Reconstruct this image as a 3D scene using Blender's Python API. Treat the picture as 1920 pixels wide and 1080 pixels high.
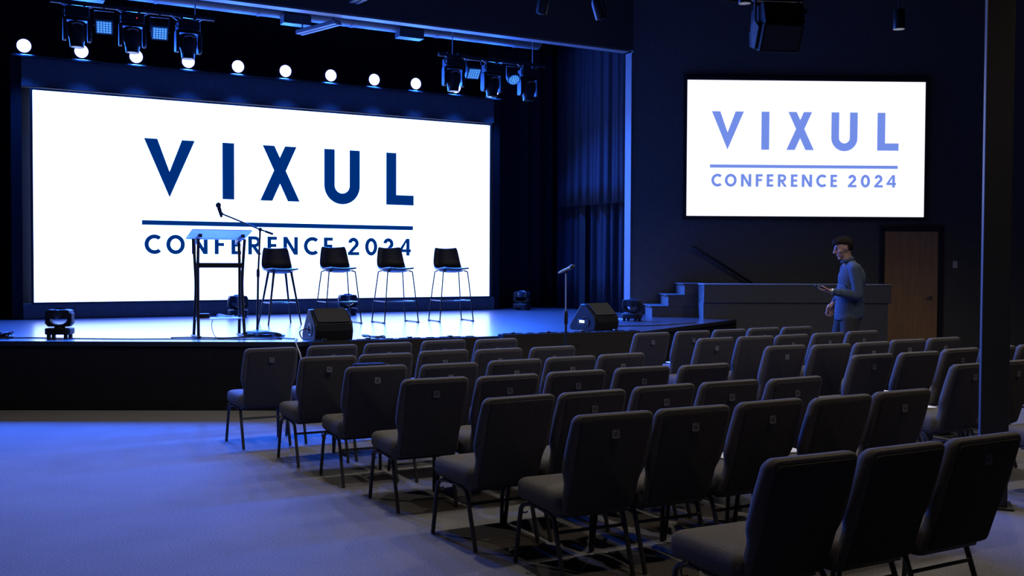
import bpy, bmesh, math, random
from mathutils import Vector, Matrix
random.seed(7)
R = math.radians
for o in list(bpy.data.objects): bpy.data.objects.remove(o)
scene = bpy.context.scene
COL = scene.collection

# ------------------------------------------------------------------ camera
CAM_H = 1.594
cam_d = bpy.data.cameras.new('camera'); cam_d.sensor_width = 36.0
cam_d.lens = 1895.28 / 1920 * 36.0
cam_d.clip_end = 100
cam = bpy.data.objects.new('camera', cam_d); COL.objects.link(cam)
pt, rl = R(1.486), R(0.249)
fw = Vector((0, math.cos(pt), -math.sin(pt))); up = Vector((0, math.sin(pt), math.cos(pt))); rt = Vector((1, 0, 0))
r2 = rt*math.cos(rl) + up*math.sin(rl); u2 = up*math.cos(rl) - rt*math.sin(rl)
M = Matrix((r2, u2, -fw)).transposed().to_4x4(); M.translation = (0, 0, CAM_H)
cam.matrix_world = M
scene.camera = cam

# ------------------------------------------------------------------ world, exposure, light levels
world = bpy.data.worlds.new('world'); scene.world = world; world.use_nodes = True
bg = world.node_tree.nodes['Background']; bg.inputs[0].default_value = (0.5, 0.6, 1, 1); bg.inputs[1].default_value = 0.004
scene.view_settings.view_transform = 'Standard'; scene.view_settings.look = 'None'
scene.view_settings.exposure = 0.0; scene.view_settings.gamma = 1.0
LED_EMIT = (1.9, 2.7, 6.0)         # cool white video wall
PROJ_EMIT = (1.02, 1.04, 1.2)      # projected image on the side screen
PAR_W, PAR_COL = 3000.0, (0.02, 0.13, 1.0)
HOUSE_W, HOUSE_COL = 160.0, (1.0, 0.93, 0.85)

# ------------------------------------------------------------------ frame of the stage: u along the stage, g towards the stage
ANG = R(29.0); CU, SU = math.cos(ANG), math.sin(ANG)
def W(u, g, z=0.0): return Vector((u*CU - g*SU, u*SU + g*CU, z))

# ------------------------------------------------------------------ materials
MATS = {}
def mat(name, col, rough=0.6, metal=0.0, scale=None, amt=0.25, bump=0.0, spec=0.5, emit=None, stretch=None, alpha=None, trans=None):
    m = bpy.data.materials.new(name); m.use_nodes = True
    nt = m.node_tree; b = nt.nodes['Principled BSDF']
    b.inputs['Base Color'].default_value = (*col, 1); b.inputs['Roughness'].default_value = rough
    b.inputs['Metallic'].default_value = metal; b.inputs['Specular IOR Level'].default_value = spec
    if emit: b.inputs['Emission Color'].default_value = (*emit, 1); b.inputs['Emission Strength'].default_value = 1.0
    if trans is not None: b.inputs['Transmission Weight'].default_value = trans
    if alpha is not None: b.inputs['Alpha'].default_value = alpha
    if scale:
        tc = nt.nodes.new('ShaderNodeTexCoord'); src = tc.outputs['Object']
        if stretch:
            mp = nt.nodes.new('ShaderNodeMapping'); mp.inputs['Scale'].default_value = stretch
            nt.links.new(src, mp.inputs[0]); src = mp.outputs[0]
        n = nt.nodes.new('ShaderNodeTexNoise'); n.inputs['Scale'].default_value = scale; n.inputs['Detail'].default_value = 6
        nt.links.new(src, n.inputs['Vector'])
        rp = nt.nodes.new('ShaderNodeValToRGB')
        rp.color_ramp.elements[0].position = 0.3; rp.color_ramp.elements[1].position = 0.7
        rp.color_ramp.elements[0].color = (*[max(0, c*(1-amt)) for c in col], 1)
        rp.color_ramp.elements[1].color = (*[min(1, c*(1+amt)) for c in col], 1)
        nt.links.new(n.outputs['Fac'], rp.inputs[0]); nt.links.new(rp.outputs[0], b.inputs['Base Color'])
        if bump:
            bp = nt.nodes.new('ShaderNodeBump'); bp.inputs['Strength'].default_value = bump; bp.inputs['Distance'].default_value = 0.004
            nt.links.new(n.outputs['Fac'], bp.inputs['Height']); nt.links.new(bp.outputs[0], b.inputs['Normal'])
    MATS[name] = m
    return m
def emat(name, col, strength=1.0):
    m = bpy.data.materials.new(name); m.use_nodes = True; nt = m.node_tree; nt.nodes.clear()
    e = nt.nodes.new('ShaderNodeEmission'); e.inputs[0].default_value = (*col, 1); e.inputs[1].default_value = strength
    o = nt.nodes.new('ShaderNodeOutputMaterial'); nt.links.new(e.outputs[0], o.inputs[0]); MATS[name] = m; return m

def carpet_mat():
    m = mat('carpet', (0.17, 0.155, 0.14), 0.95, spec=0.1)
    nt = m.node_tree; b = nt.nodes['Principled BSDF']
    tc = nt.nodes.new('ShaderNodeTexCoord')
    n1 = nt.nodes.new('ShaderNodeTexNoise'); n1.inputs['Scale'].default_value = 110; n1.inputs['Detail'].default_value = 4
    n2 = nt.nodes.new('ShaderNodeTexNoise'); n2.inputs['Scale'].default_value = 2.2; n2.inputs['Detail'].default_value = 8
    for n in (n1, n2): nt.links.new(tc.outputs['Object'], n.inputs['Vector'])
    r1 = nt.nodes.new('ShaderNodeValToRGB'); r1.color_ramp.elements[0].position = .25; r1.color_ramp.elements[1].position = .75
    r1.color_ramp.elements[0].color = (.09, .086, .084, 1); r1.color_ramp.elements[1].color = (.225, .215, .21, 1)
    r3 = nt.nodes.new('ShaderNodeValToRGB'); r3.color_ramp.elements[0].position = .3; r3.color_ramp.elements[1].position = .7
    r3.color_ramp.elements[0].color = (.92, .92, .92, 1); r3.color_ramp.elements[1].color = (1.05, 1.05, 1.05, 1)
    mx = nt.nodes.new('ShaderNodeMixRGB'); mx.blend_type = 'MULTIPLY'; mx.inputs[0].default_value = 1
    nt.links.new(n1.outputs['Fac'], r1.inputs[0]); nt.links.new(n2.outputs['Fac'], r3.inputs[0])
    nt.links.new(r1.outputs[0], mx.inputs[1]); nt.links.new(r3.outputs[0], mx.inputs[2]); nt.links.new(mx.outputs[0], b.inputs['Base Color'])
    bp = nt.nodes.new('ShaderNodeBump'); bp.inputs['Strength'].default_value = .5; bp.inputs['Distance'].default_value = .006
    nt.links.new(n1.outputs['Fac'], bp.inputs['Height']); nt.links.new(bp.outputs[0], b.inputs['Normal'])
    return m
def deck_mat():
    m = mat('stage_deck', (0.05, 0.05, 0.055), 0.28, spec=0.8)
    nt = m.node_tree; b = nt.nodes['Principled BSDF']
    b.inputs['Coat Weight'].default_value = 1.0; b.inputs['Coat Roughness'].default_value = .24
    tc = nt.nodes.new('ShaderNodeTexCoord'); mp = nt.nodes.new('ShaderNodeMapping'); mp.inputs['Rotation'].default_value = (0, 0, -ANG)
    nt.links.new(tc.outputs['Object'], mp.inputs[0])
    mp2 = nt.nodes.new('ShaderNodeMapping'); mp2.inputs['Scale'].default_value = (1.2, 14, 1)
    nt.links.new(mp.outputs[0], mp2.inputs[0])
    n = nt.nodes.new('ShaderNodeTexNoise'); n.inputs['Scale'].default_value = 1.6; n.inputs['Detail'].default_value = 7
    nt.links.new(mp2.outputs[0], n.inputs['Vector'])
    r1 = nt.nodes.new('ShaderNodeValToRGB'); r1.color_ramp.elements[0].color = (.03, .03, .034, 1); r1.color_ramp.elements[1].color = (.10, .10, .11, 1)
    nt.links.new(n.outputs['Fac'], r1.inputs[0]); nt.links.new(r1.outputs[0], b.inputs['Base Color'])
    r3 = nt.nodes.new('ShaderNodeMapRange'); r3.inputs[3].default_value = .24; r3.inputs[4].default_value = .36
    nt.links.new(n.outputs['Fac'], r3.inputs[0]); nt.links.new(r3.outputs[0], b.inputs['Roughness'])
    bp = nt.nodes.new('ShaderNodeBump'); bp.inputs['Strength'].default_value = .05; bp.inputs['Distance'].default_value = .004
    nt.links.new(n.outputs['Fac'], bp.inputs['Height']); nt.links.new(bp.outputs[0], b.inputs['Normal'])
    return m
carpet_mat(); deck_mat()
mat('wall_dark', (0.075, 0.074, 0.074), 0.85, scale=30, amt=.12, bump=.1, spec=.2)
mat('wall_grey', (0.13, 0.125, 0.12), 0.85, scale=30, amt=.12, bump=.1, spec=.2)
mat('surround_lifted', (0.09, 0.09, 0.1), 0.8, scale=20, amt=.1, spec=.2)  # black lightened to stand in for the spotlights' glow on the panels
mat('wall_black', (0.012, 0.012, 0.014), 0.9, scale=20, amt=.2, spec=.15)
mat('ceiling_black', (0.012, 0.012, 0.013), 0.9, scale=8, amt=.3, spec=.15)
mat('trim_grey', (0.16, 0.17, 0.18), 0.6, scale=15, amt=.06, spec=.3)
mat('half_wall', (0.075, 0.074, 0.072), 0.8, scale=40, amt=.1, bump=.08, spec=.2)
mat('fascia', (0.006, 0.006, 0.007), 0.85, scale=25, amt=.25, spec=.2)
mat('curtain', (0.016, 0.018, 0.026), 0.9, scale=60, amt=.2, spec=.1)
mat('black_plastic', (0.009, 0.009, 0.010), 0.55, scale=50, amt=.2, spec=.2)
mat('black_metal', (0.02, 0.02, 0.022), 0.35, 0.3, scale=60, amt=.2)
mat('steel', (0.35, 0.36, 0.38), 0.35, 0.9, scale=40, amt=.1)
mat('leg_metal', (0.03, 0.03, 0.032), 0.45, 0.2, scale=80, amt=.2)
mat('fabric', (0.10, 0.093, 0.087), 0.95, scale=220, amt=.35, bump=.25, spec=.1)
mat('fabric_back', (0.056, 0.053, 0.051), 0.95, scale=260, amt=.4, bump=.2, spec=.08)
mat('emblem', (0.16, 0.16, 0.17), 0.7, scale=90, amt=.3, spec=.2)
mat('emblem_mark', (0.07, 0.07, 0.075), 0.7, scale=90, amt=.2)
mat('grille', (0.022, 0.021, 0.02), 0.7, scale=180, amt=.4, bump=.3)
mat('sub_paint', (0.013, 0.012, 0.011), 0.9, scale=70, amt=.25, bump=.15, spec=.06)
mat('frosted', (0.8, 0.8, 0.82), 0.5, spec=.5, scale=30, amt=.04, trans=.55)
mat('stool_shell', (0.02, 0.021, 0.026), 0.4, scale=60, amt=.15)
mat('bag_cloth', (0.008, 0.008, 0.009), 0.95, scale=120, amt=.3, bump=.2, spec=.04)
mat('paper', (0.75, 0.75, 0.76), 0.8, scale=40, amt=.04)
mat('door_wood', (0.52, 0.29, 0.14), 0.55, scale=3.0, amt=.14, stretch=(6, 6, .5))
mat('door_frame', (0.02, 0.02, 0.021), 0.6, scale=30, amt=.1)
mat('white_plastic', (0.8, 0.8, 0.8), 0.5, scale=30, amt=.03)
mat('cable', (0.018, 0.018, 0.02), 0.5, scale=50, amt=.2)
mat('pale_cable', (0.5, 0.52, 0.55), 0.5, scale=50, amt=.1)
mat('duct', (0.04, 0.042, 0.045), 0.6, 0.2, scale=10, amt=.15)
mat('pillar_paint', (0.013, 0.014, 0.017), 0.5, scale=25, amt=.12, bump=.05)
mat('skin', (0.33, 0.19, 0.14), 0.55, scale=40, amt=.08, spec=.35)
mat('hair', (0.012, 0.008, 0.006), 0.85, scale=90, amt=.4, bump=.5, stretch=(1, 1, .3), spec=.08)
mat('denim', (0.045, 0.062, 0.088), 0.85, scale=160, amt=.2, bump=.15, spec=.15)
mat('trousers', (0.04, 0.038, 0.037), 0.9, scale=160, amt=.2, spec=.1)
mat('shoe', (0.03, 0.022, 0.018), 0.45, scale=30, amt=.2)
mat('led_lens', (0.28, 0.34, 0.45), 0.25, scale=40, amt=.1, emit=(.10, .38, .85))
mat('wash_plate', (0.06, 0.09, 0.16), 0.4, scale=40, amt=.1, emit=(.004, .07, .30))
mat('lens_glass', (0.02, 0.025, 0.04), 0.08, scale=20, amt=.1)
emat('led_white', LED_EMIT)
emat('led_navy', (0.0, 0.028, 0.19))
emat('proj_white', PROJ_EMIT)
emat('proj_blue', (0.17, 0.27, 0.80))
emat('par_glow', (2.2, 2.8, 16.0))
emat('lamp_glow', (3.2, 2.8, 2.3))
emat('display_glow', (2.0, 2.4, 3.2))
emat('red_led', (1.0, 0.05, 0.1))

# ------------------------------------------------------------------ mesh builder
class MB:
    def __init__(s): s.v = []; s.f = []
    def add(s, vs, fs, mx=None):
        b = len(s.v)
        s.v += [tuple(mx @ Vector(p)) if mx else tuple(p) for p in vs]
        s.f += [tuple(b+i for i in f) for f in fs]
        return s
    def box(s, c, d, mx=None):
        x, y, z = d[0]/2, d[1]/2, d[2]/2
        vs = [(c[0]+i*x, c[1]+j*y, c[2]+k*z) for k in (-1, 1) for j in (-1, 1) for i in (-1, 1)]
        return s.add(vs, [(0, 2, 3, 1), (4, 5, 7, 6), (0, 1, 5, 4), (2, 6, 7, 3), (0, 4, 6, 2), (1, 3, 7, 5)], mx)
    def prism(s, poly, a, b, axis='z', mx=None):
        def P(p, t):
            return {'z': (p[0], p[1], t), 'y': (p[0], t, p[1]), 'x': (t, p[0], p[1])}[axis]
        n = len(poly); vs = [P(p, a) for p in poly] + [P(p, b) for p in poly]
        fs = [tuple(range(n))[::-1], tuple(range(n, 2*n))] + [(i, (i+1) % n, n+(i+1) % n, n+i) for i in range(n)]
        return s.add(vs, fs, mx)
    def loft(s, rings, cap=True, mx=None):
        n = len(rings[0]); vs = [p for r in rings for p in r]; fs = []
        for k in range(len(rings)-1):
            for i in range(n):
                j = (i+1) % n
                fs.append((k*n+i, k*n+j, (k+1)*n+j, (k+1)*n+i))
        if cap: fs += [tuple(range(n))[::-1], tuple((len(rings)-1)*n+i for i in range(n))]
        return s.add(vs, fs, mx)
    def tube(s, pts, r, n=8, mx=None):
        pts = [Vector(p) for p in pts]; rr = r if isinstance(r, (list, tuple)) else [r]*len(pts)
        rings = []; side = None
        for i, p in enumerate(pts):
            t = (pts[min(i+1, len(pts)-1)] - pts[max(i-1, 0)]).normalized()
            if side is None:
                side = t.orthogonal().normalized()
            else:
                side = (side - t*side.dot(t)); side = side.normalized() if side.length > 1e-6 else t.orthogonal().normalized()
            o2 = t.cross(side)
            rings.append([tuple(p + (side*math.cos(2*math.pi*k/n) + o2*math.sin(2*math.pi*k/n))*rr[i]) for k in range(n)])
        return s.loft(rings, True, mx)
    def lathe(s, prof, n=20, mx=None):    # profile (r, z) around z
        return s.loft([[(max(r, 1e-4)*math.cos(2*math.pi*k/n), max(r, 1e-4)*math.sin(2*math.pi*k/n), z) for k in range(n)] for r, z in prof], True, mx)
    def ball(s, c, r, n=12, m=8, mx=None):
        rx, ry, rz = r if isinstance(r, (list, tuple)) else (r, r, r)
        rings = []
        for j in range(m+1):
            a = -math.pi/2 + math.pi*j/m; cr = max(math.cos(a), 1e-3)
            rings.append([(c[0]+rx*cr*math.cos(2*math.pi*k/n), c[1]+ry*cr*math.sin(2*math.pi*k/n), c[2]+rz*math.sin(a)) for k in range(n)])
        return s.loft(rings, True, mx)
    def mesh(s, name, smooth=True):
        me = bpy.data.meshes.new(name); me.from_pydata(s.v, [], s.f); me.update()
        bm = bmesh.new(); bm.from_mesh(me); bmesh.ops.recalc_face_normals(bm, faces=bm.faces); bm.to_mesh(me); bm.free()
        if smooth:
            me.shade_smooth(); me.set_sharp_from_angle(angle=R(38))
        return me
    def build(s, name, m, parent=None, bevel=0, smooth=True, loc=None, rotz=None):
        me = s.mesh(name, smooth); me.materials.append(MATS[m])
        o = bpy.data.objects.new(name, me); COL.objects.link(o)
        if parent: o.parent = parent
        if loc is not None: o.location = loc
        if rotz is not None: o.rotation_euler = (0, 0, rotz)
        if bevel:
            b = o.modifiers.new('bevel', 'BEVEL'); b.width = bevel; b.segments = 2; b.limit_method = 'ANGLE'; b.angle_limit = R(40)
        return o
def empty(name, loc, rotz=0.0, rot=None):
    o = bpy.data.objects.new(name, None); COL.objects.link(o); o.location = loc
    o.rotation_euler = rot if rot else (0, 0, rotz); o.empty_display_size = .1
    return o
def tag(o, label, cat, group=None):
    o['label'] = label; o['category'] = cat
    if group: o['group'] = group
    return o
def structure(o): o['kind'] = 'structure'; return o
def copy_tree(o, parent=None):
    c = o.copy(); COL.objects.link(c); c.parent = parent
    for ch in o.children: copy_tree(ch, c)
    return c
def smooth_path(pts, k=6):
    pts = [Vector(p) for p in pts]; out = []
    for i in range(len(pts)-1):
        p0, p1, p2, p3 = pts[max(i-1, 0)], pts[i], pts[i+1], pts[min(i+2, len(pts)-1)]
        for j in range(k):
            t = j/k
            out.append(.5*((2*p1) + (p2-p0)*t + (2*p0-5*p1+4*p2-p3)*t*t + (3*p1-p0-3*p2+p3)*t**3))
    out.append(pts[-1]); return out
def rrect(w, h, r, n=5, cx=0, cy=0):
    out = []
    for sx, sy, a0 in ((1, 1, 0), (-1, 1, 90), (-1, -1, 180), (1, -1, 270)):
        for k in range(n+1):
            a = R(a0+90*k/n); out.append((cx+sx*(w/2-r)+r*math.cos(a), cy+sy*(h/2-r)+r*math.sin(a)))
    return out
ORD = ['first', 'second', 'third', 'fourth', 'fifth', 'sixth', 'seventh', 'eighth', 'ninth', 'tenth', 'eleventh']

# ================================================================== the room
SH = 0.735                                    # stage height
structure(MB().box((0, 8, -.05), (30, 34, .1)).build('floor', 'carpet'))
structure(MB().box((0, 8, 6.45), (30, 34, .1)).build('ceiling', 'ceiling_black'))
# side wall with the projection screen: starts at the proscenium jamb, runs slightly away to the right
JU, JG = 9.852, 13.683
J = W(JU, JG); SW_A = R(1.9); sx, sy = math.cos(SW_A), math.sin(SW_A)
def S(d, off=0.0, z=0.0): return Vector((J.x + d*sx + off*sy, J.y + d*sy - off*cx_(), z))
def cx_(): return math.cos(SW_A)
wl = MB(); wl.prism([(0, .02), (8.3, .02), (8.3, .25), (0, .25)], 0, 6.4)
structure(wl.build('wall_right', 'wall_grey', loc=(J.x, J.y-.02, 0), rotz=SW_A))
structure(MB().box((10.05, 7, 3.2), (.2, 24, 6.4)).build('wall_far_right', 'wall_black'))
structure(MB().box((-12.1, 8, 3.2), (.2, 34, 6.4)).build('wall_left', 'wall_black'))
structure(MB().box((-1, -6.1, 3.2), (24, .2, 6.4)).build('wall_back', 'wall_dark'))
# back wall of the stage house
bw = MB().box((6, 17.3, 3.2), (24, .2, 6.4)); structure(bw.build('wall_stage_back', 'wall_black', rotz=ANG))
# proscenium: header wall in front of the opening with its pale underside and jamb
HZ = 5.075; TD = .17
hd = MB().box((JU/2-5, JG+TD/2, (HZ+6.4)/2+.01), (JU+10, TD, 6.4-HZ), ); structure(hd.build('wall_front', 'wall_dark', rotz=ANG))
tr = MB().box((JU/2-5-.04, JG+TD/2, HZ-.006), (JU+10-.08, TD, .03)); structure(tr.build('trim_1', 'trim_grey', rotz=ANG))
jb = MB().box((JU-.02, JG+TD/2, (HZ+SH)/2-.01), (.03, TD, HZ-SH-.04)); structure(jb.build('trim_2', 'trim_grey', rotz=ANG))
jw = MB().box((JU+1.4, JG+TD+1.5, 3.2), (2.6, .2, 6.4)); structure(jw.build('wall_wing', 'wall_black', rotz=ANG))

# ------------------------------------------------------------------ stage
P1, P2, P3 = Vector((-2.28, 10.70)), Vector((1.56, 12.45)), Vector((3.405, 15.33))
stage = empty('stage', (0, 0, 0))
tag(stage, 'low black stage with glossy deck and angled front edge', 'stage')
front = [(-11.9, 10.50), (P1.x, P1.y), (P2.x, P2.y), (P3.x, P3.y)]
b1 = W(JU+.2, JG+.5); b2 = W(JU+2, JG+3.4); b3 = W(-4.13, JG+3.4)
deck_poly = front + [(2.92, 15.44), (2.85, 16.6), (b1.x, b1.y), (b2.x, b2.y), (b3.x, b3.y)]
MB().prism(deck_poly, SH-.045, SH).build('deck', 'stage_deck', stage, smooth=False)
for i in range(3):
    a, b = Vector(front[i]), Vector(front[i+1]); d = (b-a).normalized(); n = Vector((-d.y, d.x))
    q = [a+n*.02, b+n*.02, b+n*.08, a+n*.08]
    MB().prism([tuple(p) for p in q], 0, SH-.045).build('fascia', 'fascia', stage, smooth=False)
    q = [a-n*.006, b-n*.006, b+n*.02, a+n*.02]
    MB().prism([tuple(p) for p in q], SH-.05, SH-.002).build('edge_strip', 'black_metal', stage, smooth=False)
a = Vector(front[3]); MB().prism([(a.x, a.y), (a.x, a.y+.06), (2.95, 15.42), (2.9, 15.36)], 0, SH-.05).build('fascia', 'fascia', stage, smooth=False)

# ------------------------------------------------------------------ side stairs and half wall
stairs = empty('stage_stairs', (0, 0, 0)); tag(stairs, 'dark steps rising from the stage deck to a landing behind the half wall', 'stairs')
x0, yf, yb = 2.20, 15.86, 16.72
for k in range(3):
    xa = x0 + .255*k; za = SH+.177*k
    st = MB().box(((xa+3.1)/2, (yf+yb)/2, za+.0885-.008), (3.1-xa, yb-yf, .177-.016)); st.build('riser', 'wall_dark', stairs, smooth=False)
    MB().box(((xa+3.1)/2-.015, (yf+yb)/2, za+.177-.009), (3.1-xa+.03, yb-yf+.02, .018)).build('tread', 'wall_dark', stairs, bevel=.003)
MB().box((3.7, 16.3, 1.22), (1.2, .82, .06)).build('landing', 'half_wall', stairs, smooth=False)
for k in range(6):
    MB().box((4.43+.27*k, 16.3, (1.1-.19*k)/2), (.28, .82, max(.12, 1.08-.19*k))).build('tread', 'half_wall', stairs, smooth=False)
hw = empty('stair_parapet', (2.92, 15.38, 0), R(.6)); tag(hw, 'grey half wall with a projecting top band in front of the side stairs', 'half wall')
MB().box((1.42, .2, .50), (2.80, .38, .99)).build('lower_panel', 'half_wall', hw, smooth=False)
MB().box((.02, .22, .63), (.04, .40, 1.25)).build('end_panel', 'half_wall', hw, smooth=False)
MB().box((1.43, .2, 1.12), (2.86, .43, .27)).build('top_band', 'half_wall', hw, bevel=.006)
MB().box((1.43, .2, 1.262), (2.88, .45, .016)).build('cap', 'trim_grey', hw, bevel=.004)
rail = empty('wall_handrail', (0, 0, 0)); tag(rail, 'black sloping handrail on the dark wall below the projection screen', 'handrail')
ra, rb = Vector((3.03, 16.68, 1.835)), Vector((3.98, 16.71, 1.25))
MB().tube([ra+Vector((-.06, .06, .0)), ra, rb, rb+Vector((.04, .05, -.03))], .021, 10).build('rail', 'black_metal', rail)
for t in (.12, .5, .88):
    p = ra.lerp(rb, t); MB().tube([p, p+Vector((0, .0, -.05)), p+Vector((0, .07, -.06))], .008, 6).build('bracket', 'black_metal', rail)

# ------------------------------------------------------------------ door, switch
door = empty('door_1', S(4.22, .0, 0), SW_A); structure(door)
MB().box((.45, -.03, 1.07), (.90, .045, 2.12)).build('door_leaf', 'door_wood', door, bevel=.004)
for xx in (-.045, .945): MB().box((xx, -.035, 1.09), (.07, .09, 2.18)).build('door_frame', 'door_frame', door, smooth=False)
MB().box((.45, -.035, 2.17), (1.06, .09, .07)).build('door_frame', 'door_frame', door, smooth=False)
hx = .78
hn = MB(); hn.lathe([(.03, 0), (.03, .012), (.012, .014), (.012, .05)], 14, Matrix.Translation((hx, -.052, 1.02)) @ Matrix.Rotation(R(90), 4, 'X'))
hn.tube([(hx, -.1, 1.02), (hx-.05, -.104, 1.02), (hx-.11, -.1, 1.015)], [.011, .01, .008], 8)
hn.build('handle', 'steel', door)
sw = empty('light_switch', S(5.43, .0, 1.58), SW_A); tag(sw, 'small white wall plate right of the wooden door', 'switch')
MB().box((0, -.008, 0), (.075, .012, .12)).build('plate', 'white_plastic', sw, bevel=.003)
MB().box((0, -.018, 0), (.022, .01, .045)).build('rocker', 'white_plastic', sw, bevel=.002)

# ------------------------------------------------------------------ lettering
SWT = .21
def ring_arc(cx, cy, rx, ry, w, a0, a1, n=28):
    qs = []
    for k in range(n):
        t0, t1 = R(a0+(a1-a0)*k/n), R(a0+(a1-a0)*(k+1)/n)
        qs.append([(cx+(rx)*math.cos(t0), cy+(ry)*math.sin(t0)), (cx+rx*math.cos(t1), cy+ry*math.sin(t1)),
                   (cx+(rx-w)*math.cos(t1), cy+(ry-w)*math.sin(t1)), (cx+(rx-w)*math.cos(t0), cy+(ry-w)*math.sin(t0))])
    return qs
def rc(x0, y0, x1, y1): return [(x0, y0), (x1, y0), (x1, y1), (x0, y1)]
def seg(x0, y0, x1, y1, w):
    d = Vector((x1-x0, y1-y0)).normalized(); n = Vector((-d.y, d.x))*w/2
    return [(x0+n.x, y0+n.y), (x1+n.x, y1+n.y), (x1-n.x, y1-n.y), (x0-n.x, y0-n.y)]
def glyph(c):
    w = SWT
    if c == 'C': return ring_arc(.50, .5, .50, .515, w, 48, 312)
    if c == 'O': return ring_arc(.475, .5, .475, .515, w, 0, 360, 40)
    if c == '0': return ring_arc(.375, .5, .375, .515, w, 0, 360, 40)
    if c == 'N': return [rc(0, 0, w, 1), rc(.83-w, 0, .83, 1), [(0, 1), (w*1.05, 1), (.83, 0), (.83-w*1.05, 0)]]
    if c == 'F': return [rc(0, 0, w, 1), rc(0, 1-w*.88, .55, 1), rc(0, .44, .5, .44+w*.85)]
    if c == 'E': return [rc(0, 0, w, 1), rc(0, 1-w*.88, .53, 1), rc(0, .42, .5, .42+w*.85), rc(0, 0, .53, w*.88)]
    if c == 'R': return [rc(0, 0, w, 1), rc(0, 1-w*.85, .37, 1), rc(0, .40, .37, .40+w*.85)] + ring_arc(.37, .70, .30, .30, w*.88, -90, 90) + [[(.20, .44), (.42, .44), (.74, 0), (.51, 0)]]
    if c == '2': return ring_arc(.335, .68, .32, .335, w, -28, 172) + [[(.432, .621), (.6175, .523), (.28, .18), (.0, .0), (.0, .14)], rc(0, 0, .69, w*.88)]
    if c == '4': return [rc(.47, 0, .47+w, 1.0), rc(0, .20, .77, .20+w*.85), [(0, .20), (.0, .20+w*.6), (.47, 1.0), (.47+w*.9, 1.0), (.47, .78), (.20, .20+w*.5)]]
ART_L = [('V', 46.3), ('I', 138.8), ('X', 185.9), ('U', 269.8), ('L', 356.2)]
def big(c):
    if c == 'V': return [[(0, 70), (15.3, 70), (29.3, 31), (29.3, 0)], [(29.3, 0), (29.3, 31), (44, 70), (59.2, 70)]]
    if c == 'I': return [rc(0, 0, 14.5, 70)]
    if c == 'X': return [[(3.2, 70), (18.2, 70), (51, 0), (35.6, 0)], [(32.0, 70), (47, 70), (15.4, 0), (0, 0)]]
    if c == 'U': return [rc(0, 23, 14.2, 70), rc(34.7, 23, 48.9, 70)] + ring_arc(24.45, 23, 24.45, 24.5, 14.2, 180, 360)
    if c == 'L': return [rc(0, 0, 14.5, 70), rc(0, 0, 40.1, 13.4)]
def draw_art(parent, ox, oz, s, y, m):
    """artwork in its own units (446 x 254), x right, y down from the artwork top"""
    def put(polys, k, x, base, name):
        mb = MB()
        for p in polys:
            mb.prism([(ox+(x+a*k)*s, oz-(base-b*k)*s) for a, b in p], y, y+.004, 'y')
        mb.build(name, m, parent, smooth=False)
    for c, x in ART_L: put(big(c), 1.0, x, 127.6, 'letter')
    put([rc(43.5, 0, 395.3, 5.6)], 1.0, 0, 161.3, 'underline')
    cap = 23.0; u = cap/65.0
    for c, x in zip('CONFERENCE2024', (0, 71, 156, 234, 292, 351, 420, 478, 554, 630, 723, 791, 863, 928)):
        put(glyph(c), cap, 46.3+x*u, 196, 'letter')

# ------------------------------------------------------------------ video wall on the stage with its black surround
LG = 15.976
led = empty('led_screen', W(1.033+3.68, LG, .982), ANG)
tag(led, 'huge bright white video wall on stage showing conference title', 'screen')
pn = MB().box((0, .04, 1.516), (7.362, .06, 3.033)).build('display_panel', 'led_white', led, smooth=False)
draw_art(pn, -3.68+.924, 2.442+57.8*.01254, .01254, .002, 'led_navy')
for xx, ww, zz, hh in ((-3.70, .03, 1.516, 3.09), (3.70, .03, 1.516, 3.09)): MB().box((xx, .05, zz), (ww, .1, hh)).build('bezel', 'black_metal', led, smooth=False)
for zz in (-.014, 3.047): MB().box((0, .05, zz), (7.37, .1, .026)).build('bezel', 'black_metal', led, smooth=False)
sur = empty('screen_surround', W(4.70, LG+.1, SH), ANG); tag(sur, 'black wall carrying the video wall with a ledge for spotlights', 'wall panel')
MB().box((0, .22, 1.88), (7.66, .16, 3.74)).build('backing', 'wall_black', sur, smooth=False)
MB().box((0, .03, .115), (7.62, .2, .22)).build('skirt', 'surround_lifted', sur, smooth=False)
MB().box((0, .05, 3.54), (7.62, .16, .40)).build('header_panel', 'surround_lifted', sur, smooth=False)
MB().box((0, .06, 3.755), (7.9, .36, .03)).build('ledge', 'black_metal', sur, bevel=.004)
for sg in (-1, 1): MB().box((sg*3.88, .1, 1.87), (.14, .2, 3.72)).build('upright', 'wall_black', sur, smooth=False)

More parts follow.
